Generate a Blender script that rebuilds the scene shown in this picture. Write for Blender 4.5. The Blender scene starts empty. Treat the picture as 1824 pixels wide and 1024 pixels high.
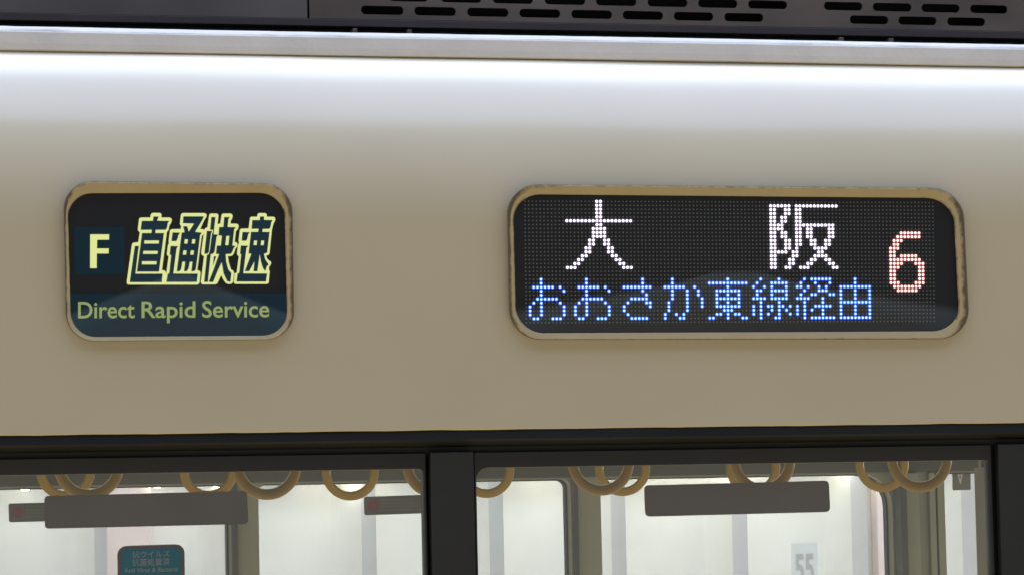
import bpy, bmesh, math, random
from mathutils import Vector, Matrix
random.seed(7)
S = bpy.context.scene
col = S.collection
W0, H0 = 1824.0, 1024.0

# ------------------------------------------------------------------ camera
F = 6330.0                       # focal length in photo pixels
YAW, PITCH, ROLL, DIST = math.radians(15.5), 0.0722, 0.0217, 5.5
CAM = Vector((-DIST*math.sin(YAW), -DIST*math.cos(YAW), 2.75))
fwd = Vector((math.sin(YAW)*math.cos(PITCH), math.cos(YAW)*math.cos(PITCH), math.sin(PITCH)))
r0 = Vector((math.cos(YAW), -math.sin(YAW), 0))
u0 = r0.cross(fwd)
RGT = math.cos(ROLL)*r0 - math.sin(ROLL)*u0
UPV = math.sin(ROLL)*r0 + math.cos(ROLL)*u0
cam = bpy.data.cameras.new("camera")
cam.sensor_width = 36.0
cam.lens = 36.0*F/W0
cam.clip_start = 0.05
cam.clip_end = 200
camo = bpy.data.objects.new("camera", cam)
col.objects.link(camo)
M = Matrix((RGT, UPV, -fwd)).transposed().to_4x4()
M.translation = CAM
camo.matrix_world = M
S.camera = camo

def ray(px, py):
    return F*fwd + (px-W0/2)*RGT - (py-H0/2)*UPV
def at(px, py, Y):
    d = ray(px, py)
    return CAM + d*((Y-CAM.y)/d.y)

# ------------------------------------------------------------------ world, lamps, exposure
w = bpy.data.worlds.new("World"); S.world = w; w.use_nodes = True
bg = w.node_tree.nodes["Background"]
bg.inputs[1].default_value = 1.0
_tc = w.node_tree.nodes.new("ShaderNodeTexCoord"); _sx = w.node_tree.nodes.new("ShaderNodeSeparateXYZ")
_mr = w.node_tree.nodes.new("ShaderNodeMapRange"); _mr.inputs[1].default_value = -1; _mr.inputs[2].default_value = 1
_cr = w.node_tree.nodes.new("ShaderNodeValToRGB")
_cr.color_ramp.elements[0].position = 0.0; _cr.color_ramp.elements[0].color = (0.92, 0.77, 0.48, 1)
_cr.color_ramp.elements[1].position = 1.0; _cr.color_ramp.elements[1].color = (0.07, 0.085, 0.14, 1)
for _p, _c in ((0.40, (0.54, 0.46, 0.35)), (0.47, (0.42, 0.42, 0.40)), (0.50, (0.42, 0.50, 0.54)), (0.524, (0.52, 0.62, 0.67)), (0.531, (0.085, 0.09, 0.10)), (0.66, (0.075, 0.085, 0.125))):  # warm fill from below and a bright horizon step added for sign reflections
    _e = _cr.color_ramp.elements.new(_p); _e.color = (*_c, 1)
w.node_tree.links.new(_tc.outputs['Generated'], _sx.inputs[0]); w.node_tree.links.new(_sx.outputs[2], _mr.inputs[0])
w.node_tree.links.new(_mr.outputs[0], _cr.inputs[0]); w.node_tree.links.new(_cr.outputs[0], bg.inputs[0])
S.view_settings.view_transform = 'Standard'
S.view_settings.look = 'None'
S.view_settings.exposure = 0
S.view_settings.gamma = 1
S.view_settings.use_curve_mapping = False
S.cycles.max_bounces = 8
S.cycles.transparent_max_bounces = 16
S.cycles.caustics_reflective = False
S.cycles.caustics_refractive = False

def area(name, loc, target, sx, sy, power, colr):
    l = bpy.data.lights.new(name, 'AREA'); l.shape = 'RECTANGLE'
    l.size, l.size_y, l.energy, l.color = sx, sy, power, colr
    o = bpy.data.objects.new(name, l); col.objects.link(o)
    o.location = loc
    d = (Vector(target)-Vector(loc)).normalized()
    z = -d
    x = Vector((1, 0, 0)); y = z.cross(x).normalized(); x = y.cross(z)
    R = Matrix((x, y, z)).transposed().to_4x4(); R.translation = loc
    o.matrix_world = R
    return o
# daylight in the gap between the canopies over the track, seen mirrored in the body shoulder
area("skylight_gap", (0.8, -0.75, 6.6), (0.8, -0.75, 0), 30, 2.7, 640, (0.565, 0.69, 1.12))
# the platform's row of fluorescent tubes close to the edge of the canopy
area("platform_tubes", (0.8, 0.13, 5.6), (0.8, 0.13, 0), 30, 0.6, 280, (0.76, 0.85, 1.08))
# unseen area lights added to brighten the wall behind the train
area("far_wall_top_fill", (3.0, 3.35, 3.9), (2.4, 4.9, 2.4), 12, 0.5, 200, (1.0, 0.98, 0.94))
area("far_wall_side_fill", (9.5, 2.9, 3.0), (2.0, 5.2, 2.6), 1.2, 1.6, 190, (0.97, 0.98, 1.0))  # added at the right so the rib slopes shade off

# the carriage's own ceiling light
area("carriage_ceiling_light", (0.9, 1.35, 3.10), (0.9, 1.35, 0), 5.0, 0.25, 13, (1.0, 0.93, 0.75))

# ------------------------------------------------------------------ materials
def lin(c):
    return tuple((v/255.0/12.92) if v/255.0 <= 0.04045 else ((v/255.0+0.055)/1.055)**2.4 for v in c)
def mat(name, base, rough=0.5, metal=0.0, var=0.12, scale=6.0, bump=0.0, bscale=60.0, coat=0.0, stretch=(1, 1, 1), spec=0.5, dark=None):
    m = bpy.data.materials.new(name); m.use_nodes = True
    nt = m.node_tree; p = nt.nodes["Principled BSDF"]
    tc = nt.nodes.new("ShaderNodeTexCoord")
    mp = nt.nodes.new("ShaderNodeMapping"); mp.inputs['Scale'].default_value = stretch
    nt.links.new(tc.outputs['Object'], mp.inputs[0])
    n = nt.nodes.new("ShaderNodeTexNoise"); n.inputs['Scale'].default_value = scale; n.inputs['Detail'].default_value = 6
    nt.links.new(mp.outputs[0], n.inputs['Vector'])
    cr = nt.nodes.new("ShaderNodeValToRGB")
    cr.color_ramp.elements[0].position = 0.3; cr.color_ramp.elements[1].position = 0.7
    a = dark or tuple(v*(1-var) for v in base); b = tuple(min(1, v*(1+var*0.5)) for v in base)
    cr.color_ramp.elements[0].color = (*a, 1); cr.color_ramp.elements[1].color = (*b, 1)
    nt.links.new(n.outputs[0], cr.inputs[0]); nt.links.new(cr.outputs[0], p.inputs['Base Color'])
    p.inputs['Roughness'].default_value = rough; p.inputs['Metallic'].default_value = metal
    p.inputs['Specular IOR Level'].default_value = spec
    p.inputs['Coat Weight'].default_value = coat
    p.inputs['Coat Roughness'].default_value = 0.16
    if bump:
        n2 = nt.nodes.new("ShaderNodeTexNoise"); n2.inputs['Scale'].default_value = bscale; n2.inputs['Detail'].default_value = 4
        nt.links.new(mp.outputs[0], n2.inputs['Vector'])
        bp = nt.nodes.new("ShaderNodeBump"); bp.inputs['Strength'].default_value = bump; bp.inputs['Distance'].default_value = 0.002
        nt.links.new(n2.outputs[0], bp.inputs['Height']); nt.links.new(bp.outputs[0], p.inputs['Normal'])
    return m
def emis(name, c, s=1.0):
    m = bpy.data.materials.new(name); m.use_nodes = True
    nt = m.node_tree; nt.nodes.remove(nt.nodes["Principled BSDF"])
    e = nt.nodes.new("ShaderNodeEmission"); e.inputs[0].default_value = (*c, 1); e.inputs[1].default_value = s
    nt.links.new(e.outputs[0], nt.nodes["Material Output"].inputs[0])
    return m
def glassm(name, tint, refl=1.0, haze=0.0, hz=(0.5, 0.5, 0.45), rough=0.0, scatter=0.0):
    m = bpy.data.materials.new(name); m.use_nodes = True
    nt = m.node_tree; nt.nodes.remove(nt.nodes["Principled BSDF"])
    t = nt.nodes.new("ShaderNodeBsdfTransparent"); t.inputs[0].default_value = (*tint, 1)
    g = nt.nodes.new("ShaderNodeBsdfGlossy"); g.inputs['Roughness'].default_value = rough
    g.inputs[0].default_value = (refl, refl, refl, 1)
    fr = nt.nodes.new("ShaderNodeFresnel"); fr.inputs[0].default_value = 1.5
    mx = nt.nodes.new("ShaderNodeMixShader")
    ge = nt.nodes.new("ShaderNodeNewGeometry")      # the pane is thin: light leaving it is not trapped inside
    iv = nt.nodes.new("ShaderNodeMath"); iv.operation = 'SUBTRACT'; iv.inputs[0].default_value = 1.0
    mu = nt.nodes.new("ShaderNodeMath"); mu.operation = 'MULTIPLY'
    nt.links.new(ge.outputs['Backfacing'], iv.inputs[1]); nt.links.new(iv.outputs[0], mu.inputs[0]); nt.links.new(fr.outputs[0], mu.inputs[1])
    nt.links.new(mu.outputs[0], mx.inputs[0]); nt.links.new(t.outputs[0], mx.inputs[1]); nt.links.new(g.outputs[0], mx.inputs[2])
    last = mx
    if scatter:
        rf = nt.nodes.new("ShaderNodeBsdfRefraction"); rf.inputs['IOR'].default_value = 1.45; rf.inputs['Roughness'].default_value = 0.7
        rf.inputs[0].default_value = (*tint, 1)
        m3 = nt.nodes.new("ShaderNodeMixShader"); m3.inputs[0].default_value = scatter
        nt.links.new(t.outputs[0], m3.inputs[1]); nt.links.new(rf.outputs[0], m3.inputs[2])
        nt.links.new(m3.outputs[0], mx.inputs[1])
    if haze:
        d = nt.nodes.new("ShaderNodeBsdfDiffuse"); d.inputs[0].default_value = (*hz, 1)
        n = nt.nodes.new("ShaderNodeTexNoise"); n.inputs['Scale'].default_value = 9
        ma = nt.nodes.new("ShaderNodeMath"); ma.operation = 'MULTIPLY'; ma.inputs[1].default_value = haze*2
        nt.links.new(n.outputs[0], ma.inputs[0])
        m2 = nt.nodes.new("ShaderNodeMixShader"); nt.links.new(ma.outputs[0], m2.inputs[0])
        nt.links.new(mx.outputs[0], m2.inputs[1]); nt.links.new(d.outputs[0], m2.inputs[2]); last = m2
    nt.links.new(last.outputs[0], nt.nodes["Material Output"].inputs[0])
    return m
CREAM = (0.665, 0.576, 0.372)
def dirt_mat(name, base, dirtc, rough, amount=1.0, scale=90, coat=0.0, stretch=(1, 1, 1), bump=0.15, var=0.07):
    """paint plus grime where the mesh's 'grime' attribute allows it, broken up by noise"""
    m = mat(name, base, rough, var=var, scale=14 if var > 0.03 else 4, bump=bump, bscale=120, coat=coat)
    nt = m.node_tree; p = nt.nodes["Principled BSDF"]
    src = p.inputs['Base Color'].links[0].from_socket
    at_ = nt.nodes.new("ShaderNodeAttribute"); at_.attribute_name = "grime"
    tc = nt.nodes.new("ShaderNodeTexCoord"); mp = nt.nodes.new("ShaderNodeMapping"); mp.inputs['Scale'].default_value = stretch
    nt.links.new(tc.outputs['Object'], mp.inputs[0])
    n = nt.nodes.new("ShaderNodeTexNoise"); n.inputs['Scale'].default_value = scale; n.inputs['Detail'].default_value = 8; n.inputs['Roughness'].default_value = 0.7
    nt.links.new(mp.outputs[0], n.inputs['Vector'])
    ad = nt.nodes.new("ShaderNodeMath"); ad.operation = 'ADD'
    nt.links.new(n.outputs[0], ad.inputs[0]); nt.links.new(at_.outputs['Fac'], ad.inputs[1])
    mr = nt.nodes.new("ShaderNodeMapRange"); mr.inputs[1].default_value = 0.80; mr.inputs[2].default_value = 1.15
    mr.inputs[3].default_value = 0; mr.inputs[4].default_value = amount; mr.clamp = True
    nt.links.new(ad.outputs[0], mr.inputs[0])
    mx = nt.nodes.new("ShaderNodeMix"); mx.data_type = 'RGBA'
    nt.links.new(mr.outputs[0], mx.inputs[0]); nt.links.new(src, mx.inputs[6]); mx.inputs[7].default_value = (*dirtc, 1)
    nt.links.new(mx.outputs[2], p.inputs['Base Color'])
    return m
M_body = dirt_mat("cream_gloss_paint", CREAM, (0.30, 0.24, 0.14), 0.24, amount=0.7, scale=30, coat=0.8, stretch=(0.6, 1, 2), bump=0.02, var=0.025)
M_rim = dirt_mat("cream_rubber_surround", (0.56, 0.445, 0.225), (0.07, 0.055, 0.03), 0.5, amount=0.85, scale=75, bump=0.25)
M_gut = dirt_mat("pale_grey_gutter_paint", (0.80, 0.76, 0.66), (0.16, 0.12, 0.09), 0.45, amount=0.7, scale=22, stretch=(0.5, 2, 5), bump=0.2)
M_roof = mat("dark_roof_coating", (0.02, 0.019, 0.018), 0.8, bump=0.3)
M_ac = mat("brown_grey_cover_steel", (0.155, 0.120, 0.088), 0.42, metal=0.35, var=0.45, scale=3.0, bump=0.1, stretch=(1, 1, 2.5))
M_acd = mat("dusty_grey_cover_steel", (0.115, 0.096, 0.075), 0.55, metal=0.2, var=0.35, scale=4.0, bump=0.1)
M_acb = mat("dark_brown_base_rail", (0.034, 0.024, 0.018), 0.6, var=0.3)
M_blk = mat("black_satin_paint", (0.021, 0.022, 0.020), 0.42, var=0.2, scale=10, bump=0.1, stretch=(0.5, 1, 1))
M_frm = mat("charcoal_frame_aluminium", (0.023, 0.0235, 0.0225), 0.45, var=0.15, scale=12, bump=0.05)
M_gap = mat("black_rubber_seal", (0.006, 0.005, 0.004), 0.8)
M_int = mat("olive_grey_interior_panel", (0.35, 0.36, 0.29), 0.5, var=0.1, scale=3)
M_intd = mat("dark_grey_interior_cove", (0.10, 0.105, 0.095), 0.55, var=0.1, scale=3)
M_jamb = mat("olive_window_jamb", (0.28, 0.27, 0.17), 0.5, var=0.12)
M_lip = mat("pale_window_lip", (0.30, 0.28, 0.23), 0.5)
M_wallshade = mat("wall_rib_painted_shade", (0.60, 0.61, 0.63), 0.5, var=0.05)  # grey puts the ribs' shadow bands into the colour
M_ring = mat("yellow_brown_strap_ring", (0.31, 0.190, 0.010), 0.32, var=0.12, scale=20)
M_belt = mat("grey_strap_webbing", (0.25, 0.25, 0.23), 0.7)
M_rail = mat("steel_strap_rail", (0.5, 0.5, 0.5), 0.3, metal=0.9)
M_wall = mat("white_wall_panel", (0.80, 0.80, 0.765), 0.5, var=0.05, scale=2)
M_pink = mat("pale_pink_panel", (0.76, 0.65, 0.64), 0.5, var=0.08, scale=2)
M_plate = mat("brown_grey_sticker_back", (0.142, 0.131, 0.110), 0.55, var=0.06, scale=8)
M_notice = mat("grey_notice_film", (0.13, 0.135, 0.12), 0.5, var=0.1)
M_red = mat("dull_red_print", (0.22, 0.06, 0.06), 0.5)
M_ylw = mat("dull_yellow_print", (0.30, 0.25, 0.06), 0.5)
M_nprint = mat("pale_notice_print", (0.17, 0.175, 0.145), 0.5)
M_teal = mat("teal_sticker_film", (0.028, 0.150, 0.175), 0.5, var=0.08)
M_tprint = mat("grey_teal_print", (0.25, 0.28, 0.26), 0.5)
M_board = mat("black_led_board", (0.010, 0.0095, 0.0088), 0.6, var=0.1)
M_led0 = mat("unlit_led_lens", (0.30, 0.285, 0.235), 0.35, var=0.4, scale=400)
M_glass = glassm("window_glass", (0.925, 0.925, 0.92), 0.9, haze=0.05)
M_cover = glassm("sign_cover_glass", (0.88, 0.90, 0.90), 1.0, haze=0.003, hz=(0.4, 0.45, 0.5), scatter=0.24)
M_fglass = glassm("far_window_glass", (0.92, 0.94, 0.92), 0.6)
M_kan = emis("lit_pale_yellow_lettering", lin((232, 236, 156)), 1.1)
M_kfill = emis("backlit_navy_film", (0.013, 0.031, 0.046), 1.0)
M_txt = emis("dim_yellow_green_lettering", lin((168, 184, 110)), 0.8)
M_navy = emis("backlit_navy_band", (0.007, 0.021, 0.031), 1.0)
M_film = mat("black_sign_film", (0.009, 0.008, 0.007), 0.5)
M_lamp = emis("lamp_face", (1.0, 0.93, 0.76), 28.0)
M_lampb = mat("lamp_housing_white", (0.6, 0.6, 0.58), 0.4)
M_sheet = mat("pale_blue_paper", (0.66, 0.68, 0.70), 0.6)
M_num = mat("grey_number_print", (0.44, 0.44, 0.42), 0.6)
M_sqr = mat("grey_square_film", (0.24, 0.24, 0.225), 0.5)
M_wht = mat("white_print", (0.75, 0.75, 0.75), 0.5)

M_rim.node_tree.nodes["Principled BSDF"].inputs['Specular IOR Level'].default_value = 0.2
M_blk.node_tree.nodes["Principled BSDF"].inputs['Specular IOR Level'].default_value = 0.25
M_gut.node_tree.nodes["Principled BSDF"].inputs['Specular IOR Level'].default_value = 0.3

# ------------------------------------------------------------------ helpers
def tag(o, label=None, cat=None, group=None, kind=None):
    if label: o['label'] = label
    if cat: o['category'] = cat
    if group: o['group'] = group
    if kind: o['kind'] = kind
    return o
def empty(name, loc=(0, 0, 0)):
    o = bpy.data.objects.new(name, None); o.empty_display_size = 0.1; col.objects.link(o); o.location = loc
    return o
def link(name, me, mats, parent=None, smooth=False):
    me.name = name
    if not isinstance(mats, (list, tuple)): mats = [mats]
    if len(me.materials): me.materials.clear()
    for m in mats: me.materials.append(m)
    if smooth:
        for p in me.polygons: p.use_smooth = True
    o = bpy.data.objects.new(name, me); col.objects.link(o)
    if parent:
        o.parent = parent
        # meshes are written in world coordinates: undo the parents' offsets
        off = Vector((0, 0, 0)); q = parent
        while q: off += q.location; q = q.parent
        o.matrix_parent_inverse = Matrix.Translation(-off)
    return o
def mesh(verts, faces):
    me = bpy.data.meshes.new("m"); me.from_pydata([tuple(v) for v in verts], [], faces); me.update(); return me
def box_bm(bm, x0, x1, y0, y1, z0, z1, bevel=0.0):
    r = bmesh.ops.create_cube(bm, size=1)
    vs = r['verts']
    for v in vs:
        v.co = Vector(((x0+x1)/2+v.co.x*(x1-x0), (y0+y1)/2+v.co.y*(y1-y0), (z0+z1)/2+v.co.z*(z1-z0)))
    if bevel:
        es = list({e for v in vs for e in v.link_edges})
        bmesh.ops.bevel(bm, geom=es, offset=bevel, segments=2, affect='EDGES', profile=0.6)
def box(name, x0, x1, y0, y1, z0, z1, m, parent=None, bevel=0.0):
    bm = bmesh.new(); box_bm(bm, x0, x1, y0, y1, z0, z1, bevel)
    me = bpy.data.meshes.new(name); bm.to_mesh(me); bm.free()
    return link(name, me, m, parent)
def curve_to_mesh(cu):
    o = bpy.data.objects.new("tmp", cu); col.objects.link(o)
    dg = bpy.context.evaluated_depsgraph_get(); dg.update()
    me = bpy.data.meshes.new_from_object(o.evaluated_get(dg))
    bpy.data.objects.remove(o); bpy.data.curves.remove(cu)
    return me
def plate_me(loops, Y, th, bevel=0.0):
    """flat plate in the X-Z plane; the first loop is the outline, the others are holes"""
    cu = bpy.data.curves.new("c", 'CURVE'); cu.dimensions = '2D'; cu.fill_mode = 'BOTH'; cu.extrude = max(th/2-bevel, 0.0)
    cu.bevel_depth = bevel; cu.bevel_resolution = 1
    for lp in loops:
        sp = cu.splines.new('POLY'); sp.points.add(len(lp)-1); sp.use_cyclic_u = True
        for i, (x, z) in enumerate(lp): sp.points[i].co = (x, z, 0, 1)
    me = curve_to_mesh(cu)
    for v in me.vertices: v.co = Vector((v.co.x, Y+th/2-v.co.z, v.co.y))
    me.update()
    return me
def rrect(x0, x1, z0, z1, r, n=6):
    out = []
    rs = r if isinstance(r, (list, tuple)) else (r, r, r, r)   # BL, BR, TR, TL
    for (cx, cz, rr, a0) in ((x0+rs[0], z0+rs[0], rs[0], 180), (x1-rs[1], z0+rs[1], rs[1], 270), (x1-rs[2], z1-rs[2], rs[2], 0), (x0+rs[3], z1-rs[3], rs[3], 90)):
        for k in range(n+1):
            a = math.radians(a0+90*k/n); out.append((cx+rr*math.cos(a), cz+rr*math.sin(a)))
    return out
def quad_uv(q, u, v):
    """bilinear point of a pixel quad TL,TR,BR,BL"""
    tl, tr, br, bl = q
    x = (1-v)*((1-u)*tl[0]+u*tr[0])+v*((1-u)*bl[0]+u*br[0])
    y = (1-v)*((1-u)*tl[1]+u*tr[1])+v*((1-u)*bl[1]+u*br[1])
    return x, y
def rr_px(q, r, n=8):
    """rounded rectangle in a pixel quad, as pixel points; clockwise from top-left"""
    wd = q[1][0]-q[0][0]; ht = q[3][1]-q[0][1]
    out = []
    for (cx, cy, a0) in ((0, 0, 180), (1, 0, 270), (1, 1, 0), (0, 1, 90)):
        for k in range(n+1):
            a = math.radians(a0+90*k/n)
            px = (r if cx == 0 else wd-r)+r*math.cos(a); py = (r if cy == 0 else ht-r)+r*math.sin(a)
            out.append(quad_uv(q, px/wd, py/ht))
    return out
def xz(pts, Y):
    return [(p.x, p.z) for p in (at(a, b, Y) for a, b in pts)]
def text_me(s, offset=0.0, shear=0.0, spacing=1.0):
    cu = bpy.data.curves.new("t", 'FONT'); cu.body = s; cu.offset = offset; cu.shear = shear; cu.space_character = spacing
    cu.fill_mode = 'FRONT'; cu.resolution_u = 4
    return curve_to_mesh(cu)
def fit_quad(me, q, Y, dy=0.0):
    """lay a flat text mesh onto the plane Y inside the pixel quad TL,TR,BR,BL"""
    xs = [v.co.x for v in me.vertices]; ys = [v.co.y for v in me.vertices]
    x0, x1, y0, y1 = min(xs), max(xs), min(ys), max(ys)
    TL, TR, BR, BL = [at(a, b, Y) for a, b in q]
    for v in me.vertices:
        u = (v.co.x-x0)/(x1-x0); t = (y1-v.co.y)/(y1-y0)
        p = (1-t)*((1-u)*TL+u*TR)+t*((1-u)*BL+u*BR)
        v.co = p + Vector((0, dy, 0))
    me.update(); return me
def join_me(list_of):
    """[(mesh, material index)] -> one mesh"""
    bm = bmesh.new()
    for me, k in list_of:
        n0 = len(bm.faces); bm.from_mesh(me); bm.faces.ensure_lookup_table()
        for f in bm.faces[n0:]: f.material_index = k
        bpy.data.meshes.remove(me)
    out = bpy.data.meshes.new("j"); bm.to_mesh(out); bm.free(); return out
def face_front(me):
    """turn a flat sheet's normals towards the platform (-Y)"""
    for p in me.polygons:
        if p.normal.y > 0: p.flip()
    me.update(); return me

# ------------------------------------------------------------------ body profile (Y depth of the side for each height z)
Z_BOT = at(912, 764, 0).z
Z_CUR = at(912, 392, 0).z          # the shoulder starts curving here
Z_TOP = at(912, 103, 0.1).z
AMAX = math.radians(43.5)
TILT = 0.03
RAD = (Z_TOP-Z_CUR)/math.sin(AMAX)
def prof(z):
    y = TILT*(z-Z_BOT)
    if z > Z_CUR:
        s = min((z-Z_CUR)/RAD, 0.97)
        y += RAD*(1-math.sqrt(1-s*s))
    return y
def on_body(px, py, off=0.0):
    Y = 0.0
    for _ in range(12):
        p = at(px, py, Y); Y = prof(p.z)-off
    return at(px, py, Y)
X0, X1 = -2.3, 2.6

train = empty("train_carriage", (0, 0, 0))
tag(train, "cream train carriage with a dark window band, lit side signs and a grey roof gutter", "train")

# side panel: sheet following the profile, with returned lower edge
zs = [Z_BOT, Z_BOT+0.003]+[Z_BOT+(Z_CUR-Z_BOT)*k/10 for k in range(1, 10)]+[Z_CUR+RAD*math.sin(AMAX*k/48) for k in range(49)]
nx = 220
verts, faces, gr = [], [], []
for j, z in enumerate(zs):
    for i in range(nx+1):
        x = X0+(X1-X0)*i/nx
        zz = z
        if j == 0: zz += 0.0002*math.sin(x*37)+random.uniform(-0.0003, 0.0003)
        verts.append((x, prof(z)+0.0009*math.sin(x*2.9+z*6.0+1.0)*math.sin(x*1.3+z*3.0)+0.0002*math.sin(x*13+z*19), zz)); gr.append(0.30 if j == 0 else 0.0)
row = nx+1
ret = len(verts)
for i in range(nx+1):            # lower return
    x = X0+(X1-X0)*i/nx
    verts.append((x, 0.02, Z_BOT+0.001)); gr.append(0.6)
for j in range(len(zs)-1):
    for i in range(nx):
        a = j*row+i; faces.append((a, a+1, a+1+row, a+row))
for i in range(nx):
    faces.append((ret+i, ret+i+1, i+1, i))
me = mesh(verts, faces)
at_ = me.attributes.new("grime", 'FLOAT', 'POINT')
for i, g in enumerate(gr): at_.data[i].value = g
body = link("side_panel", me, M_body, train, smooth=True)
tag(body, "glossy cream side panel curving in towards the roof")

# gutter: a pale strip along the top of the shoulder
Yt = prof(zs[-1]-1e-4)
Yg0 = Yt-0.003
gz0 = at(912, 103, Yg0).z; gz1 = at(912, 69.5, Yg0).z; gz2 = at(912, 63, Yg0+0.006).z
verts, faces, gr = [], [], []
secs = [(Yt+0.012, gz0-0.004, .2), (Yg0+0.0012, gz0-0.0004, .08), (Yg0+0.0002, gz0+0.0006, .15), (Yg0, gz0+0.010, .05), (Yg0+0.0006, gz1-0.003, .20), (Yg0+0.002, gz1, .42), (Yg0+0.009, gz2, .0), (Yg0+0.014, gz2+0.0003, 0), (Yg0+0.02, gz2-0.004, 0.2), (Yg0+0.03, gz2-0.03, .3), (Yg0+0.25, gz2-0.02, .3)]
ng = 300
for (y, z, g) in secs:
    for i in range(ng+1):
        x = X0+(X1-X0)*i/ng
        verts.append((x, y+0.0003*math.sin(x*11), z+0.0004*math.sin(x*5.1)+random.uniform(-.00015, .00015))); gr.append(g)
for j in range(len(secs)-1):
    for i in range(ng):
        a = j*(ng+1)+i; faces.append((a, a+1, a+ng+2, a+ng+1))
me = mesh(verts, faces)
at_ = me.attributes.new("grime", 'FLOAT', 'POINT')
for i, g in enumerate(gr): at_.data[i].value = g
tag(link("roof_gutter", me, M_gut, train, smooth=False), "pale grey scuffed gutter strip")

# roof sheet from the gutter over to the far side
rv, rf = [], []
nr = 24
ytop = Yg0+0.06
for k in range(nr+1):
    t = k/nr
    y = ytop+(2.72-ytop)*t
    z = gz2-0.035+0.10*math.sin(math.pi*t)
    rv += [(X0, y, z), (X1+2, y, z)]
for k in range(nr): rf.append((2*k, 2*k+1, 2*k+3, 2*k+2))
link("roof", mesh(rv, rf), M_roof, train, smooth=True)

# ------------------------------------------------------------------ roof equipment covers
YA = Yg0+0.38
def zA(py, px=912, Y=YA): return at(px, py, Y).z
zb = zA(39.5)                                  # lower edge of the covers
xs_split = at(549, 15, YA).x
px_lo = [(643, 718.6), (738, 812), (832, 905.6), (925, 998), (1017.5, 1090), (1109, 1181), (1200, 1270.5), (1290, 1359.5)]
px_up = [(693, 763), (785.6, 858), (878, 950), (970.5, 1043), (1062, 1134), (1154, 1225), (1244, 1314), (1333, 1402.6)]
px_lo2 = [(1513.5, 1582), (1600, 1668), (1687, 1754.5)]
px_up2 = [(1468, 1536.6), (1555, 1624), (1642, 1709.6), (1728.5, 1795)]
rise = 0.0155
def slot_row(lst, pyc):
    out = []
    for a, b in lst:
        out.append((at(a, pyc+0.0188*(a-912), YA).x, at(b, pyc+0.0188*(b-912), YA).x))
    return out
z_lo, z_up = zA(23.5), zA(-0.5)
hs = (zA(0)-zA(15.2))/2
rowh = z_up-z_lo
holes = []
for rr in range(4):
    lo = rr % 2 == 0
    zc = z_lo+rr*rowh
    for a, b in slot_row(px_lo if lo else px_up, 12)+slot_row(px_lo2 if lo else px_up2, 12):
        holes.append(rrect(a, b, zc-hs, zc+hs, hs*0.98, 5))
xr_end = X1+0.6
ac = "roof_cover"
bm_top = zb+0.42
cov = link("slotted_roof_cover", plate_me([[(xs_split+0.002, zb), (xr_end, zb), (xr_end, bm_top), (xs_split+0.002, bm_top)]]+holes, YA, 0.004), M_ac, train)
tag(cov, "brown grey roof cover with two rows of dark slots")
cov2 = link("plain_roof_cover", plate_me([[(X0, zb), (xs_split-0.0015, zb), (xs_split-0.0015, bm_top), (X0, bm_top)]], YA+0.001, 0.004, 0.0), M_acd, train)
tag(cov2, "plain dusty grey roof cover without slots")
# dark box behind the slots, base rail below the covers, small brackets
box("cover_interior", X0, xr_end, YA+0.10, YA+0.12, zb-0.05, bm_top, M_gap, train)
box("cover_top", X0, xr_end, YA+0.006, YA+1.2, bm_top-0.004, bm_top+0.004, M_acd, train)
box("cover_base_rail", X0, xr_end, YA-0.006, YA+0.02, zb-0.014, zb-0.0015, M_acb, train, 0.001)
box("cover_base_sill", X0, xr_end, YA+0.02, YA+0.04, zb-0.07, zb-0.016, M_gap, train)
for px in (632, 729, 1498, 1587):
    p = at(px, 52+(px-912)*0.0188, YA-0.01)
    box("cover_bracket", p.x-0.004, p.x+0.004, YA-0.012, YA+0.012, zb-0.05, zb-0.018, M_ac, train, 0.001)

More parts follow.
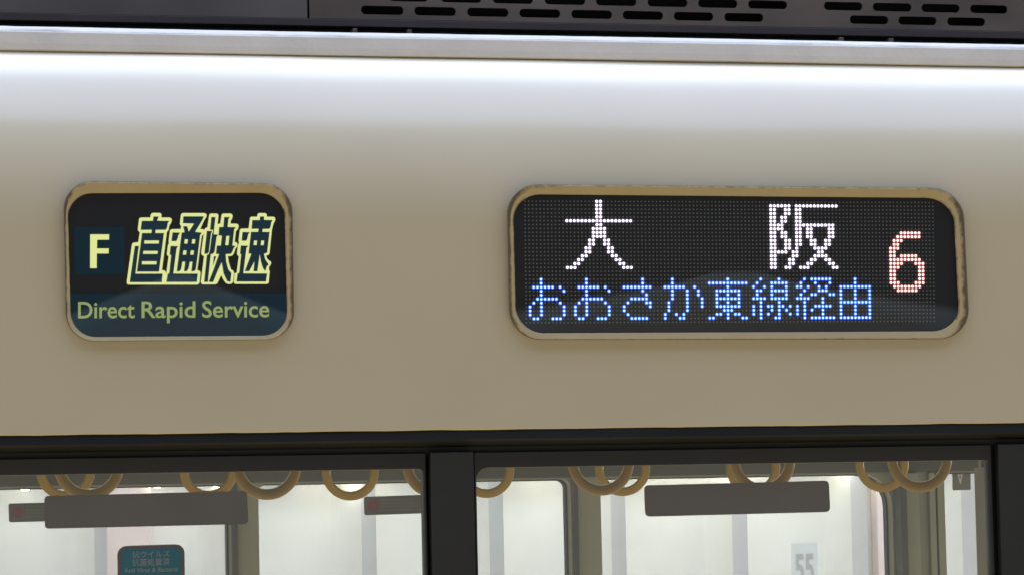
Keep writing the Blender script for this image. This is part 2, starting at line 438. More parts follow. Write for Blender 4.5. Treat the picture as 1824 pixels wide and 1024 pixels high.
# ------------------------------------------------------------------ sign surrounds
def sign_rim(parent, qo, ro, qi, ri, Yg, name="surround"):
    n = 10
    outer = rr_px(qo, ro, n); inner = rr_px(qi, ri, n)
    # densify the straight sides
    def dens(p, qd):
        out, N = [], len(p)
        for i in range(N):
            a, b = p[i], p[(i+1) % N]; out.append(a)
            k = 14 if (i % (n+1)) == n else 1
            for s in range(1, k): out.append((a[0]+(b[0]-a[0])*s/k, a[1]+(b[1]-a[1])*s/k))
        return out
    outer = dens(outer, 0); inner = dens(inner, 0)
    N = len(outer)
    cx = (qo[0][0]+qo[2][0])/2; cy = (qo[0][1]+qo[2][1])/2; hw = (qo[1][0]-qo[0][0])/2; hh = (qo[3][1]-qo[0][1])/2
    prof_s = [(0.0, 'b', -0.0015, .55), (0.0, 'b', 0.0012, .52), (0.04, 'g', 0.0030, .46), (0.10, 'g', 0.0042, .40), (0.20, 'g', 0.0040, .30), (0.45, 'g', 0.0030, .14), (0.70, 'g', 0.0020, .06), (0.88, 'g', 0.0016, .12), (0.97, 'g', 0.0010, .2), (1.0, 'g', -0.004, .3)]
    verts, gr = [], []
    for (t, mode, bump, g) in prof_s:
        for i in range(N):
            o, q = outer[i], inner[i]
            po = on_body(o[0], o[1]); 
            px, py = o[0]+(q[0]-o[0])*t, o[1]+(q[1]-o[1])*t
            if mode == 'b': Y = po.y-bump
            elif mode == 'g': Y = Yg-bump
            else: Y = po.y*(1-t)+Yg*t-bump
            verts.append(at(px, py, Y))
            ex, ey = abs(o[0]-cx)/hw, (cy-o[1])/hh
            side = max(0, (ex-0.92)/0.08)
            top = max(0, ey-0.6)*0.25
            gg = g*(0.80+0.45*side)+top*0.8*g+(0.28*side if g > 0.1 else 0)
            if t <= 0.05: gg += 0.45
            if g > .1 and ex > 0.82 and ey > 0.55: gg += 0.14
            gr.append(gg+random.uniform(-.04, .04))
    faces = []
    for j in range(len(prof_s)-1):
        for i in range(N):
            a = j*N+i; b = j*N+(i+1) % N; faces.append((a, b, b+N, a+N))
    me = mesh(verts, faces)
    a_ = me.attributes.new("grime", 'FLOAT', 'POINT')
    for i, g in enumerate(gr): a_.data[i].value = g
    bm = bmesh.new(); bm.from_mesh(me); bmesh.ops.recalc_face_normals(bm, faces=bm.faces); bm.to_mesh(me); bm.free()
    return link(name, me, M_rim, parent, smooth=True), inner

def sheet_px(pts, Y):
    """filled flat sheet from pixel outline on the plane Y"""
    return face_front(plate_flat(xz(pts, Y), Y))
def bowed_glass(inner, Y, bulge=0.0042, rings=14):
    """cover glass, slightly bowed outwards"""
    cen = (sum(p[0] for p in inner)/len(inner), sum(p[1] for p in inner)/len(inner))
    N = len(inner); v = []; f = []
    for k in range(rings):
        sc = 1-k/rings
        for (x, y) in inner:
            px, py = cen[0]+(x-cen[0])*sc, cen[1]+(y-cen[1])*sc
            p = at(px, py, Y); p.y -= bulge*(1-sc**2); v.append(p)
    p = at(cen[0], cen[1], Y); p.y -= bulge; v.append(p)
    for k in range(rings-1):
        for i in range(N):
            j = (i+1) % N; f.append((k*N+i, k*N+j, (k+1)*N+j, (k+1)*N+i))
    for i in range(N): f.append(((rings-1)*N+i, (rings-1)*N+(i+1) % N, rings*N))
    return face_front(mesh(v, f))
def plate_flat(pts, Y):
    cu = bpy.data.curves.new("c", 'CURVE'); cu.dimensions = '2D'; cu.fill_mode = 'FRONT'
    sp = cu.splines.new('POLY'); sp.points.add(len(pts)-1); sp.use_cyclic_u = True
    for i, (x, z) in enumerate(pts): sp.points[i].co = (x, z, 0, 1)
    me = curve_to_mesh(cu)
    for v in me.vertices: v.co = Vector((v.co.x, Y, v.co.y))
    me.update(); return me

# ---- service type sign (left)
qo = [(112.5, 322), (520.5, 327), (524.5, 604.5), (118, 608)]
qi = [(120.5, 345), (505.5, 344), (512, 597), (127, 600)]
YbL = on_body(320, 606).y
YgL = YbL-0.0048
YfL = YbL-0.0008                         # printed film behind the glass
film = link("service_sign", plate_me([xz(rr_px([(116, 334), (513, 334), (517, 601), (122, 604)], 50), YfL)], YfL, 0.003), M_film, train)
tag(film, "backlit dark sign with pale yellow lettering 直通快速 and Direct Rapid Service")
rimL, innerL = sign_rim(film, qo, 52, qi, 44, YgL)
cg = link("cover_glass", bowed_glass(innerL, YgL-0.0002), M_cover, film, smooth=True)

Y1, Y2, Y3, Y4 = YfL-0.0004, YfL-0.0007, YfL-0.0010, YfL-0.0013
# navy printed areas
link("navy_square", sheet_px([(132, 405), (222, 404.5), (223, 489), (133.5, 489.5)], Y1), M_navy, film)
link("navy_band", sheet_px([(122, 523), (514, 522), (516, 575), (505, 590), (470, 601), (170, 604), (138, 590), (126, 570)], Y1), M_navy, film)
# letter F
fpts = [(160.6, 418), (194.4, 418), (194.2, 427.4), (173, 427.6), (172.6, 443), (193.6, 443), (193.4, 452), (172.4, 452), (172.2, 478), (160.4, 478)]
tag(link("letter", sheet_px(fpts, Y2), M_kan, film), "pale yellow letter F on a navy square")
def P(base, pts):
    s = 7.067
    return [(base+x/s, 370+y/s) for x, y in pts]
chars = {
 '直': (215, [(75,940),(140,475),(146,455),(162,443),(220,438),(240,312),(222,298),(215,278),(230,152),(237,136),(252,128),(372,128),(378,92),(388,76),(405,70),(488,70),(505,78),(513,92),(510,128),(615,128),(636,138),(644,158),(634,195),(612,228),(602,285),(580,312),(519,790),(545,790),(562,803),(573,840),(560,968),(94,968),(80,960)],
   [[(265,170),(405,170),(412,115),(478,115),(458,168),(612,170),(592,198),(583,255),(566,283),(440,283),(436,323),(545,323),(482,808),(203,808),(268,323),(386,323),(390,283),(250,283)],
    [(177,485),(228,485),(185,832),(527,832),(517,940),(112,940)]],
   [[(298,417),(481,417),(478,455),(295,455)],[(285,548),(467,548),(462,585),(281,585)],[(268,678),(452,678),(448,716),(265,716)]]),
 '通': (285, [(42,950),(55,830),(80,825),(108,612),(90,603),(85,588),(100,475),(112,452),(108,425),(124,300),(130,284),(145,275),(262,272),(266,240),(250,210),(262,95),(270,80),(288,72),(558,72),(576,80),(586,95),(584,120),(562,150),(505,272),(545,275),(560,290),(548,335),(525,362),(468,790),(488,793),(504,805),(510,822),(496,940),(488,958),(470,968),(60,968)],
   [[(293,113),(552,113),(530,165),(442,308),(527,318),(505,350),(470,640),(450,780),(430,803),(393,803),(408,684),(375,684),(358,770),(335,803),(302,803),(315,684),(281,684),(265,780),(245,803),(210,803),(272,318),(308,313),(290,238),(342,238),(362,305),(428,205),(287,200)],
    [(157,315),(252,318),(232,350),(222,390),(205,425),(143,425)],
    [(132,485),(228,488),(208,520),(168,830),(475,832),(463,937),(78,937),(97,832),(115,830),(140,598),(120,598)]],
   [[(312,402),(350,402),(345,455),(305,455)],[(406,402),(444,402),(438,455),(398,455)],[(294,542),(333,542),(328,595),(288,595)],[(388,542),(427,542),(420,595),(381,595)]]),
 '快': (345, [(90,935),(130,612),(102,598),(94,575),(132,290),(145,262),(172,250),(194,100),(202,84),(218,78),(290,78),(306,88),(312,108),(300,210),(334,205),(350,100),(358,84),(375,78),(465,78),(482,88),(489,108),(484,140),(465,170),(464,205),(540,205),(560,217),(566,238),(555,275),(530,302),(515,435),(540,440),(553,462),(545,495),(524,520),(505,580),(485,605),(455,612),(430,612),(440,690),(470,780),(495,795),(508,818),(496,930),(478,957),(440,962),(405,950),(378,915),(345,850),(305,935),(295,955),(272,965),(112,965),(96,955)],
   [[(222,122),(274,122),(250,340),(308,342),(288,370),(262,560),(240,585),(215,588),(178,937),(130,937),(165,600),(190,585),(205,520),(230,330),(245,300),(243,285),(206,283)],
    [(165,297),(236,297),(218,330),(190,560),(175,583),(133,583)],
    [(383,122),(457,122),(438,145),(427,247),(532,250),(510,275),(487,480),(527,485),(507,505),(485,560),(465,585),(402,588),(408,680),(435,780),(475,825),(462,937),(420,925),(375,830),(352,690),(300,800),(245,937),(188,937),(250,780),(318,588),(280,585),(290,480),(340,480),(355,358),(312,352),(320,247),(372,247)],
    [(252,615),(284,615),(242,740)]],
   [[(410,360),(447,360),(436,475),(397,475)]]),
 '速': (410, [(45,935),(55,830),(82,820),(108,612),(90,600),(85,578),(98,475),(112,450),(105,420),(120,290),(126,275),(140,268),(232,265),(248,140),(255,124),(270,118),(338,118),(344,90),(352,76),(368,72),(437,72),(453,80),(460,92),(461,118),(545,118),(562,128),(568,148),(562,175),(545,202),(525,282),(495,575),(480,598),(452,605),(462,640),(485,665),(508,678),(516,700),(508,722),(490,745),(485,780),(497,800),(485,940),(478,953),(462,960),(65,960),(50,952)],
   [[(278,160),(372,160),(376,115),(427,115),(425,158),(535,160),(517,190),(507,250),(492,270),(408,272),(405,308),(495,310),(465,570),(425,585),(440,650),(485,720),(460,740),(442,805),(410,760),(385,680),(372,590),(342,803),(292,803),(305,680),(240,800),(183,803),(265,583),(230,580),(262,308),(352,308),(356,270),(268,270)],
    [(155,310),(245,312),(225,345),(215,395),(200,420),(143,420)],
    [(133,480),(228,482),(205,510),(165,828),(465,830),(450,932),(78,932),(92,828),(112,825),(138,588),(122,585)]],
   [[(300,418),(338,418),(332,475),(294,475)],[(390,418),(428,418),(420,475),(384,475)]]),
}
for ki, (ch, (base, outl, darks, lights)) in enumerate(chars.items()):
    yo = (ki % 2)*0.0001
    parts = [(sheet_px(P(base, outl), Y2-yo), 0)]
    for d in darks: parts.append((sheet_px(P(base, d), Y3-yo), 1))
    for l in lights: parts.append((sheet_px(P(base, l), Y4-yo), 0))
    o = link("character", join_me(parts), [M_kan, M_kfill], film)
    tag(o, "outlined slanted character %s" % ch)
_c = text_me("D", 0.008); CAPH = max(v.co.y for v in _c.vertices)
def fit_word(me, xa, xb, Y):
    xs = [v.co.x for v in me.vertices]; x0, x1 = min(xs), max(xs)
    for v in me.vertices:
        px = xa+(xb-xa)*(v.co.x-x0)/(x1-x0)
        base = 566.0-(px-139)*0.0062; cap = 537.4-(px-139)*0.0062
        v.co = at(px, base+(cap-base)*v.co.y/CAPH, Y)
    me.update(); return me
for s, q in (("Direct", [(139, 534.5), (240, 534), (240, 566.3), (139, 566.3)]), ("Rapid", [(252, 532.5), (348, 532), (348, 573.5), (252, 573.5)]), ("Service", [(360, 534), (479.5, 533), (479.5, 564), (360, 565)])):
    me = fit_word(text_me(s, 0.012), q[0][0], q[1][0], Y3); face_front(me)
    tag(link("word", me, M_txt, film), "dim yellow green word %s" % s)

# ---- destination display (right): LED matrix 112 x 32
qo = [(902, 328), (1715, 335), (1728, 603.5), (908, 605)]
qi = [(914, 346.5), (1697, 353.5), (1709, 589.5), (920, 593)]
YbR = on_body(1300, 604).y
YgR = YbR-0.0048
YfR = YbR-0.0008
board = link("destination_display", plate_me([xz(rr_px([(907, 337), (1706, 344), (1717, 598), (913, 600)], 50), YfR)], YfR, 0.003), M_board, train)
tag(board, "LED display lit with white 大阪, blue おおさか東線経由 and a red 6")
rimR, innerR = sign_rim(board, qo, 56, qi, 48, YgR)
link("cover_glass", bowed_glass(innerR, YgR-0.0002), M_cover, board, smooth=True)
YL = YfR-0.0006
gTL, gTR, gBR, gBL = at(934.8, 359, YL), at(1661.2, 361.6, YL), at(1663.9, 571.4, YL), at(937.5, 574.3, YL)
NC, NR = 112, 32
def led(c, r):
    u, v = c/(NC-1), r/(NR-1)
    return (1-v)*((1-u)*gTL+u*gTR)+v*((1-u)*gBL+u*gBR)
lit = {}
def put(name, c0, r0_, rows, key):
    pts = []
    for r, cs in enumerate(rows):
        for c in cs: pts.append((c0+c, r0_+r))
    lit[name] = (pts, key)
R = lambda a, b: list(range(a, b+1))
put('大', 0, 0, [[19,20]]*5+[R(11,28)]+[[19,20]]+[[18,19,20,21]]*3+[[17,18,21,22]]*2+[[16,17,22,23]]*2+[[15,16,23,24],[14,15,24,25],[13,14,25,26],[11,12,13,26,27,28]], 'white')
put('阪', 66, 1, [R(0,5)+R(7,18),[0,1,4,5,7,8],[0,1,4,5,7,8],[0,1,3,4,7,8],[0,1,3,4,7,8],[0,1,2,3]+R(7,17),[0,1,2,3,7,8,10,11,16,17],[0,1,3,4,7,8,10,11,16,17],[0,1,3,4,7,8,10,11,16,17],[0,1,4,5,7,8,11,12,15,16],[0,1,4,5,7,8,11,12,15,16],[0,1,4,5,7,12,13,14,15],[0,1,2,3,4,6,7,13,14],[0,1,6,7,12,13,14,15],[0,1,5,6,11,12,15,16],[0,1,5,6,10,11,16,17],[0,1,4,5,8,9,10,17,18]], 'white')
put('6', 99, 8, [R(3,8),R(2,8),[1,2,3],[1,2],[0,1,2],[0,1],[0,1]+R(3,7),R(0,8),[0,1,2,3,7,8,9],[0,1,2,8,9],[0,1,8,9],[0,1,8,9],[0,1,8,9],[0,1,2,7,8,9],R(1,8),R(2,7)], 'red')
O_ = [[4],[4],R(2,7)+[9],[4,10],[4],R(3,8),[2,4,9],[1,4,10],[1,4,10],[1,4,10],[2,3,7,8,9]]
put('first お', 0, 20, O_, 'blue'); put('second お', 12, 20, O_, 'blue')
put('さ', 24, 20, [[7],[7],R(2,9),[7],[8],R(4,8),[3,8,9],[2,9],[2],[3],R(4,8)], 'blue')
put('か', 36, 20, [[3],[3],R(1,6)+[9],[3,7,10],[3,7,10],[3,7,11],[2,7,11],[2,7,11],[2,7],[1,4,6],[1,5,6]], 'blue')
put('東', 48, 20, [[6],R(1,11),[6],R(3,9),[3,6,9],R(3,9),[3,6,9],R(3,9),[5,6,7],[3,4,6,8,9],[1,2,6,10,11]], 'blue')
put('線', 60, 20, [[3,8],[2]+R(6,10),[1,4,6,10],[2,3]+R(6,10),[2,6,10],[1,2,3,4]+R(6,10),[3,8],[1,3,5,6,8,9,11],[1,3,6,8,10],[1,3,5,8,11],[3,7,8]], 'blue')
put('経', 72, 20, [[3]+R(5,10),[2,6,10],[1,2,4,7,9],[3,7,8,9],[2,5,6,10,11],[1,2,3,4,8],[3,8],[1,3]+R(6,10),[1,3,5,8],[1,3,8],[3]+R(5,11)], 'blue')
put('由', 84, 20, [[5],[5],R(1,9),[1,5,9],[1,5,9],[1,5,9],R(1,9),[1,5,9],[1,5,9],[1,5,9],R(1,9)], 'blue')
LC = {'white': (emis("led_white_die", (1.0, 0.96, 1.0), 3.5), emis("led_white_lens", (0.42, 0.32, 0.52), 1.0)),
      'blue': (emis("led_blue_die", (0.42, 0.68, 1.0), 2.6), emis("led_blue_lens", (0.022, 0.115, 1.0), 1.7)),
      'red': (emis("led_red_die", (1.0, 0.82, 0.78), 2.6), emis("led_red_lens", (0.80, 0.15, 0.13), 1.1))}
def discs(pts, rad, dy, n=10, k=0, ring=None):
    v, f = [], []
    for p in pts:
        b = len(v)
        if ring is None:
            for i in range(n):
                a = 2*math.pi*i/n; v.append((p.x+rad*math.cos(a), p.y-dy, p.z+rad*math.sin(a)))
            f.append(tuple(range(b, b+n)))
        else:
            for i in range(n):
                a = 2*math.pi*i/n
                v.append((p.x+rad*math.cos(a), p.y-dy, p.z+rad*math.sin(a)))
            for i in range(n):
                a = 2*math.pi*i/n
                v.append((p.x+ring*math.cos(a), p.y-dy*1.6, p.z+ring*math.sin(a)))
            for i in range(n):
                j = (i+1) % n; f.append((b+i, b+j, b+n+j, b+n+i))
    return face_front(mesh(v, f))
RD = {'white': 0.31, 'blue': 0.28, 'red': 0.31}
pitch = (led(1, 0)-led(0, 0)).length
litset = set()
for name, (pts, key) in lit.items():
    litset.update(pts)
    ps = [led(c, r) for c, r in pts]
    me = join_me([(discs(ps, pitch*RD[key], 0.0007), 0), (discs(ps, pitch*0.50, 0.0003, 12, ring=pitch*RD[key]), 1)])
    cname = {'white': 'white', 'blue': 'small blue', 'red': 'pinkish red'}[key]
    tag(link("lit_digit" if name == '6' else "lit_character", me, list(LC[key]), board), ("%s LED digit 6" if name == '6' else "%s LED character "+name) % cname if name == '6' else "%s LED character, %s" % (cname, name))
un = [led(c, r) for r in range(NR) for c in range(NC) if (c, r) not in litset]
tag(link("unlit_leds", discs(un, pitch*0.21, 0.0003, 8), M_led0, board), "dim unlit LED dots", kind="stuff")

# ------------------------------------------------------------------ window band of the near side
def zc(py, Y): return at(912, py, Y).z
# upper black band: rounded strip under the cream panel
zt = Z_BOT-0.0005; z1 = zc(783, 0.0); z2 = zc(805, 0.02)
vv, ff = [], []
sec = [(0.012, zt), (0.002, zt-0.0003), (0.001, zt-0.002), (-0.001, z1+0.002), (0.003, z1-0.001), (0.012, z1-0.006), (0.026, z1-0.009), (0.028, z2-0.005)]
for (y, z) in sec: vv += [(X0, y, z), (X1, y, z)]
for k in range(len(sec)-1): ff.append((2*k, 2*k+1, 2*k+3, 2*k+2))
link("window_band", mesh(vv, ff), M_blk, train, smooth=False)
YF, YP, YGl = 0.016, 0.006, 0.022
zft = zc(805, YF); zfb = zc(830.5, YF); ZLO = zc(1024, 0)-0.42
def fx(px, Y, py=930): return at(px, py, Y).x
wins = []
def window(xa, xb, xga, xgb, rl=0.012, rr=0.010, lbl=None, jamb=True):
    me = plate_me([rrect(xa, xb, ZLO-0.03, zft, 0.002, 2), rrect(xga, xgb, ZLO, zfb, (0.02, 0.02, rr, rl), 5)], YF, 0.02, 0.001)
    fr = link("window", me, M_frm, train)
    if lbl: tag(fr, lbl)
    box("window_pane", xga-0.001, xgb+0.001, YGl, YGl+0.004, ZLO-0.002, zfb+0.002, M_glass, fr)
    if jamb: box("window_seal", xgb-0.0008, xgb+0.0015, YF+0.001, YF+0.06, ZLO, zfb-0.012, M_jamb, fr)
    box("window_seal", xga+0.004, xgb-0.004, YF+0.0085, YF+0.0115, zfb-0.0013, zfb-0.0002, M_lip, fr)
    return fr
xLR = fx(759, YF, 900); xLg = fx(757.3, YF, 900)
w1 = window(xLR-1.15, xLR, xLR-1.15+0.03, xLg, lbl="left window of the near side", jamb=False)
xRa = fx(847, YF, 900); xRb = fx(1767.5, YF, 900)
w2 = window(xRa, xRb, fx(848.5, YF, 900), fx(1764, YF, 900), rl=0.02, rr=0.006, lbl="right window of the near side")
wid = xRb-xRa
# posts, gaps and next window
def post(pa, pb):
    xa, xb = fx(pa, YP, 900), fx(pb, YP, 900)
    box("window_post", xa, xb, YP, YP+0.05, ZLO-0.03, zc(803, YP), M_frm, train, 0.0015)
    return xa, xb
p1 = post(768.5, 845.5)
p2 = post(1781, 1900)
box("post_seal", xLR+0.0005, p1[0]-0.0005, 0.030, 0.05, ZLO-0.03, zc(803, .03), M_gap, train)
box("post_seal", p1[1]+0.0002, xRa-0.0002, 0.020, 0.05, ZLO-0.03, zc(803, .03), M_gap, train)
box("post_seal", xRb+0.0005, p2[0]-0.0005, 0.026, 0.05, ZLO-0.03, zc(803, .03), M_gap, train)
box("lower_side_panel", X0, X1, 0.0, 0.03, ZLO-0.25, ZLO-0.032, M_body, train, 0.003)
# near side interior lining (behind the band, above the windows) and jamb
box("inner_lining", X0, X1, 0.056, 0.075, zfb+0.006, Z_CUR, M_int, train)
box("window_jamb", fx(1752.5, 0.08, 900), fx(1752.5, .08, 900)+0.03, 0.079, 0.10, ZLO, zfb+0.03, M_jamb, train, 0.003)
box("window_jamb", fx(1752.5, 0.08, 900)+0.012, xRb+0.012, 0.045, 0.078, ZLO, zfb+0.004, M_jamb, train, 0.002)

# ------------------------------------------------------------------ far side of the carriage
YW = 2.55
def xw(px, py=930): return at(px, py, YW).x
def zw(px, py): return at(px, py, YW).z
ztopL, ztopM, ztopR, ztopE = zw(330, 868.5), zw(760, 861), zw(1300, 842.5), zw(1720, 833.5)
zfar = (ztopM+ztopR)/2
zlo2 = zw(912, 1024)-0.5
ceil = zfb+0.30
xa_, xb_ = xw(-400), xw(2300)
sides = [(xw(-300), xw(411)), (xw(461), xw(1017.5)), (xw(1071), xw(1590)), (xw(1684), xw(2200))]
tops = [ztopL, ztopM-0.003, ztopR+0.003, ztopE]
zfars = [zfar, zfar, zfar, zfar]
holes = [rrect(a, b, zlo2, zfars[i], 0.020 if i != 2 else (0.020, 0.020, 0.075, 0.020), 6) for i, (a, b) in enumerate(sides)]
farw = link("far_wall_lining", plate_me([[(xa_, zlo2-0.2), (xb_, zlo2-0.2), (xb_, ceil), (xa_, ceil)]]+holes, YW, 0.03), M_int, train)
tag(farw, "olive grey inside wall of the far side with wide windows")
for i, (a, b) in enumerate(sides):
    fr = link("far_window_frame", plate_me([rrect(a-0.006, b+0.006, zlo2-0.006, zfars[i]+0.006, 0.02, 6), rrect(a+0.004, b-0.004, zlo2+0.014, zfars[i]-0.003, 0.018 if i != 2 else (0.018, 0.018, 0.073, 0.018), 6)], YW+0.0305, 0.02), M_intd, train)
    box("window_pane", a+0.001, b-0.001, YW+0.052, YW+0.056, zlo2+0.002, zfars[i]-0.003, M_fglass, fr)
# pillar mouldings seen between the far windows
for pa, pb, dy, m in ((413, 421, 0.018, M_intd), (1019, 1027, 0.018, M_intd), (1592, 1603, 0.05, M_intd), (1606, 1633, 0.02, M_int), (1653, 1664, 0.014, M_int), (1668, 1681, 0.012, M_int)):
    box("pillar_moulding", xw(pa), xw(pb), YW-dy, YW-0.001, zlo2-0.2, zfar+(0.0 if dy < .04 else 0.05), m, train, 0.002)
# cove over the far windows and the ceiling
box("cove_panel", xa_, xb_, YW-0.012, YW-0.001, zfar+0.003, zfar+0.034, M_intd, train, 0.002)
box("ceiling_panel", xa_, xb_, 0.08, YW-0.02, ceil, ceil+0.02, M_int, train)
box("strap_rail", X0, X1+0.5, 0.745, 0.770, zfb+0.205, zfb+0.23, M_rail, train, 0.008)
box("strap_rail", X0, X1+1.2, 1.985, 2.010, zfb+0.205, zfb+0.23, M_rail, train, 0.008)

# ------------------------------------------------------------------ hand straps
def torus(R_, r_, n=56, m=14):
    v, f = [], []
    for i in range(n):
        a = 2*math.pi*i/n
        for j in range(m):
            b = 2*math.pi*j/m
            q = R_+r_*math.cos(b)
            v.append((q*math.cos(a), 0.85*r_*math.sin(b), q*math.sin(a)))
    for i in range(n):
        for j in range(m):
            f.append((i*m+j, i*m+(j+1) % m, ((i+1) % n)*m+(j+1) % m, ((i+1) % n)*m+j))
    return mesh(v, f)
OD = 0.0600
ringm = torus(OD-0.0095, 0.0095)
def make_strap(loc, label, yaw):
    t = empty("hand_strap", loc)
    tag(t, label, "hand strap", "hand straps hanging in the carriage")
    ro = bpy.data.objects.new("ring", ringm); col.objects.link(ro); ro.parent = t
    if not ringm.materials:
        ringm.materials.append(M_ring)
        for p in ringm.polygons: p.use_smooth = True
    ro.rotation_euler = (0, 0, yaw)
    top = zfb+0.232-loc[2]
    bm = bmesh.new(); box_bm(bm, -0.011, 0.011, -0.0015, 0.0015, OD-0.017, top, 0.0005)
    me = bpy.data.meshes.new("belt"); bm.to_mesh(me); bm.free(); me.materials.append(M_belt)
    b = bpy.data.objects.new("belt", me); col.objects.link(b); b.parent = t
    bm = bmesh.new(); box_bm(bm, -0.016, 0.016, -0.008, 0.008, OD-0.02, OD+0.025, 0.004)
    me = bpy.data.meshes.new("ring_holder"); bm.to_mesh(me); bm.free(); me.materials.append(M_ring)
    b = bpy.data.objects.new("ring_holder", me); col.objects.link(b); b.parent = t
    return t
near = [(158.5, 828, "larger yellow-brown strap ring above the left end of the left grey plate"),
        (475.5, 828, "large yellow-brown strap ring crossing the far pillar right of the left grey plate"),
        (777, 826, "strap ring mostly hidden behind the dark post between the windows"),
        (1070.5, 822, "larger of two overlapping rings before the far pillar in the right window"),
        (1358, 820, "larger of the two rings above the middle of the right grey plate"),
        (1638, 817.5, "larger ring before the broad far pillar near the right window's right end")]
far = [(117, 838, "smaller strap ring leftmost above the left end of the left grey plate"),
       (371.5, 838, "smaller strap ring above the right part of the left grey plate"),
       (624, 840, "smaller strap ring just left of the dark notice in the left window"),
       (866.5, 836, "smaller strap ring in the upper left corner of the right window"),
       (1109, 833, "smaller of two overlapping rings before the far pillar in the right window"),
       (1341.5, 832, "smaller of the two rings above the middle of the right grey plate"),
       (1571.5, 827, "smaller ring right of the right grey plate, over the pink panel")]
for px, py, lb in near: make_strap(at(px, py, 0.7575), lb, random.uniform(-.04, .04)-0.15)
for px, py, lb in far: make_strap(at(px, py, 1.9975), lb, random.uniform(-.04, .04)-0.15)

# ------------------------------------------------------------------ stickers
def sticker(name, q, r, Y, th, m, label, cat, group=None):
    o = link(name, plate_me([xz(rr_px(q, r, 5), Y)], Y, th), m)
    tag(o, label, cat, group); return o
YS = YGl-0.0012
sticker("window_plate", [(79, 882.5), (440, 873.5), (442.5, 932.5), (80, 941)], 7, YS, 0.001, M_plate, "long brown grey plate sticker on the glass of the left window", "window sticker")
sticker("window_plate", [(1147.5, 863.5), (1476.5, 855), (1479, 911), (1149.5, 919.5)], 8, YS, 0.001, M_plate, "long brown grey plate sticker on the glass of the right window", "window sticker")
# teal sticker
ts = sticker("antivirus_sticker", [(209, 972), (328.5, 968), (330.5, 1094), (210.5, 1098)], 16, YS, 0.001, mat("brown_sticker_border", (0.135, 0.105, 0.09), 0.5), "teal rounded sticker with brown border on the left window reading Anti Virus & Bacteria", "window sticker")
link("teal_film", sheet_px(rr_px([(215, 977), (322.5, 973.5), (324.5, 1088), (217, 1092)], 12, 5), YS-0.0003), M_teal, ts)
for s, q in (("抗ウイルス", [(235.5, 981), (302, 979), (302, 991.5), (235.5, 993.5)]), ("抗菌処置済", [(235.5, 994.5), (302.5, 992.5), (302.5, 1006), (235.5, 1008)]), ("Anti Virus & Bacteria", [(221.5, 1011), (317, 1008.5), (317, 1017), (221.5, 1019.5)])):
    me = fit_quad(text_me(s, 0.012), q, YS-0.0006); face_front(me)
    link("printed_line", me, M_tprint, ts)
# notices on the far windows
YN = YW+0.046
def notice(q, cxr, tri, label):
    o = sticker("notice_sticker", q, 4, YN, 0.001, M_notice, label, "window sticker", None)
    c = [(cxr[0]+9.5*math.cos(a*math.pi/12), cxr[1]+9.5*math.sin(a*math.pi/12)) for a in range(24)]
    link("red_disc", sheet_px(c, YN-0.0004), M_red, o)
    x0, y0 = cxr[0]+15, cxr[1]-12
    for k, (ln, h) in enumerate(((58, 4), (62, 4), (62, 2.2), (50, 2.2))):
        prt = []
        x = 0
        yy = y0+k*6.4
        while x < ln:
            d = random.uniform(2.2, 4.5)
            prt.append((sheet_px([(x0+x, yy-.02*x), (x0+x+d, yy-.02*(x+d)), (x0+x+d, yy+h-.02*(x+d)), (x0+x, yy+h-.02*x)], YN-0.0004), 0)); x += d+0.9
        link("printed_line", join_me(prt), M_nprint, o)
    tx, ty = tri
    link("yellow_triangle", sheet_px([(tx, ty-9), (tx+9, ty+8), (tx-9, ty+8)], YN-0.0004), M_ylw, o)
    return o
notice([(15, 896), (136, 893), (136.5, 926.5), (16, 929.5)], (31.5, 911.5), (122, 911), "dark notice sticker with a red dot at the far left, partly behind the grey plate")
notice([(648, 884), (770, 880), (770.5, 913), (649, 917)], (664, 899.5), (757, 900), "dark notice sticker with a red dot and yellow triangle beside the dark window post")
sq = sticker("square_sticker", [(1696, 826), (1728.5, 825), (1729, 871.5), (1697, 872.5)], 1, YN, 0.001, M_sqr, "small grey square sticker with a white pointed mark in the upper right of the window", "window sticker")
tri_o = [(1700.5, 827), (1719.5, 826.5), (1711.5, 861), (1710, 861)]
link("white_triangle", sheet_px(tri_o, YN-0.0004), M_wht, sq)
link("triangle_mark", join_me([(sheet_px([(1705.5, 832), (1714.8, 832), (1713.5, 839), (1711, 840), (1711, 845), (1709, 845), (1708.4, 839), (1706.3, 838)], YN-0.0007), 0), (sheet_px([(1708.7, 848), (1711.8, 848), (1711, 852), (1709.6, 852)], YN-0.0007), 0)]), M_sqr, sq)

# ------------------------------------------------------------------ white wall of the station behind the train
YB = 4.3
def xb(px): return at(px, 930, YB).x
edges = [-260, -40, 180, 411, 655, 879, 1094, 1308, 1519, 1713, 1915, 2110]
wall = empty("station_wall", (xb(912), YB, 0))
tag(wall, "white ribbed wall behind the train, seen through the windows", "wall")
z0w, z1w = 0.6, at(912, 846, YB).z+0.16
for i in range(len(edges)-1):
    xa, xb2 = xb(edges[i]), xb(edges[i+1]); wdt = xb2-xa
    g = 0.26*wdt
    pts = [(xa, 0.0), (xb2-g, 0.0)]
    for k in range(1, 11):
        t = k/10; pts.append((xb2-g+g*t*0.93, -0.13*t**1.6))
    pts += [(xb2-0.001, -0.0005)]
    vv, ff = [], []
    for (x, y) in pts: vv += [(x, YB+y, z0w), (x, YB+y, z1w)]
    for k in range(len(pts)-1): ff.append((2*k, 2*k+2, 2*k+3, 2*k+1))
    me = mesh(vv, ff)
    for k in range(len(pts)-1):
        me.polygons[k].material_index = 1 if 8 <= k <= 10 else 0  # painted shade on the steep end of each rib
    link("wall_panel", me, [M_wall, M_wallshade], wall, smooth=False)
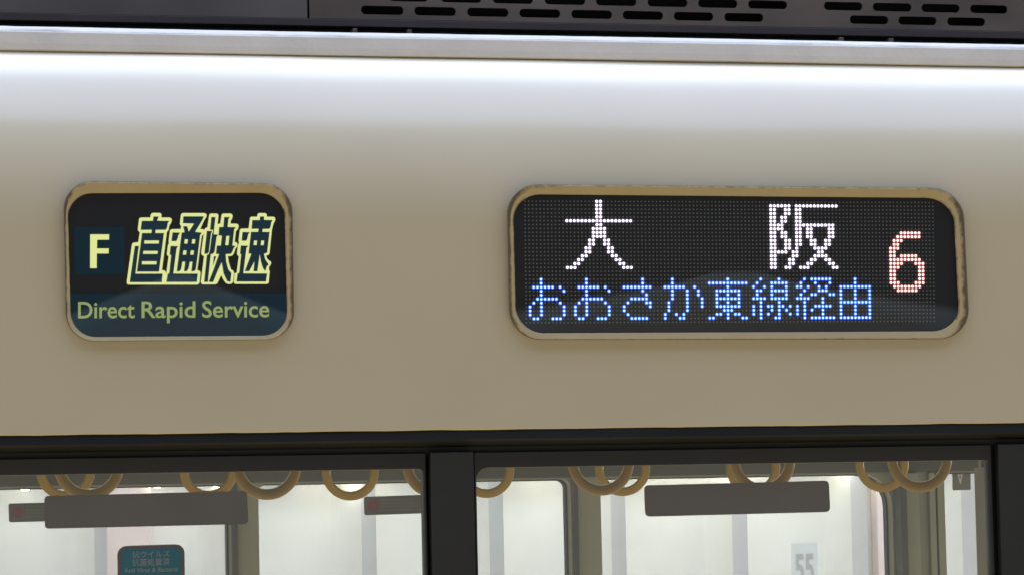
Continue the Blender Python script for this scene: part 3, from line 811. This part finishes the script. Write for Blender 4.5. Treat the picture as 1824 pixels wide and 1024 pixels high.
def wbox(name, pa, pb, m, y0, y1):
    box(name, xb(pa), xb(pb), YB+y0, YB+y1, z0w, z1w, m, wall, 0.004)
wbox("pink_panel", 183, 263, M_pink, -0.06, -0.01)
wbox("pink_panel", 1549, 1592, M_pink, -0.06, -0.01)
box("wall_top_trim", xb(-300), xb(2150), YB-0.20, YB+0.05, z1w+0.001, z1w+0.05, M_lampb, wall)
# number sheet
YP5 = YB-0.10
n5 = sticker("number_sheet", [(1409.5, 967), (1456, 965.5), (1457, 1060), (1410.5, 1061)], 1, YP5, 0.002, M_sheet, "pale sheet printed with grey 55 on the white wall behind the train", "number sheet")
me = fit_quad(text_me("55", 0.03), [(1416, 986), (1449.5, 984.5), (1450.5, 1037), (1417, 1038.5)], YP5-0.001); face_front(me)
link("number", me, M_num, n5)

# wall lamps in a row along the top of the wall
zl = z1w-0.02
lamps = [(45, "above the leftmost dark notice"), (280, "above the middle of the left grey plate"), (383, "above the right end of the left grey plate"), (561, "right of the large ring in the left window"), (614, "inside the small ring of the left window"), (684, "above the dark notice beside the post"), (954, "right of the right window's corner ring"), (1001, "at the far pillar's left edge, right window"), (1169, "first of three over the right plate"), (1219, "middle of three over the right plate"), (1266, "third of three over the right plate"), (1334, "left one inside the right plate's two rings"), (1371, "right one inside the right plate's two rings"), (1487, "at the right end of the right plate"), (1543, "inside the small ring above the pink panel"), (1738, "at the right window's upper right corner")]
for i, (px, lb) in enumerate(lamps):
    yl = 873.6-(px)*(0.0225)
    p = at(px, yl, YB-0.07)
    t = empty("wall_lamp", p)
    tag(t, "small warm lamp "+lb, "lamp", "small lamps along the top of the white wall")
    bm = bmesh.new(); bmesh.ops.create_cone(bm, cap_ends=True, segments=16, radius1=0.016, radius2=0.012, depth=0.03)
    for v in bm.verts: v.co.z += 0.024
    me = bpy.data.meshes.new("lamp_housing"); bm.to_mesh(me); bm.free(); me.materials.append(M_lampb)
    o = bpy.data.objects.new("lamp_housing", me); col.objects.link(o); o.parent = t
    bm = bmesh.new(); bmesh.ops.create_uvsphere(bm, u_segments=14, v_segments=8, radius=0.014)
    for v in bm.verts: v.co.z *= 0.55; v.co.z += 0.006
    me = bpy.data.meshes.new("lamp_lens"); bm.to_mesh(me); bm.free(); me.materials.append(M_lamp)
    o = bpy.data.objects.new("lamp_lens", me); col.objects.link(o); o.parent = t
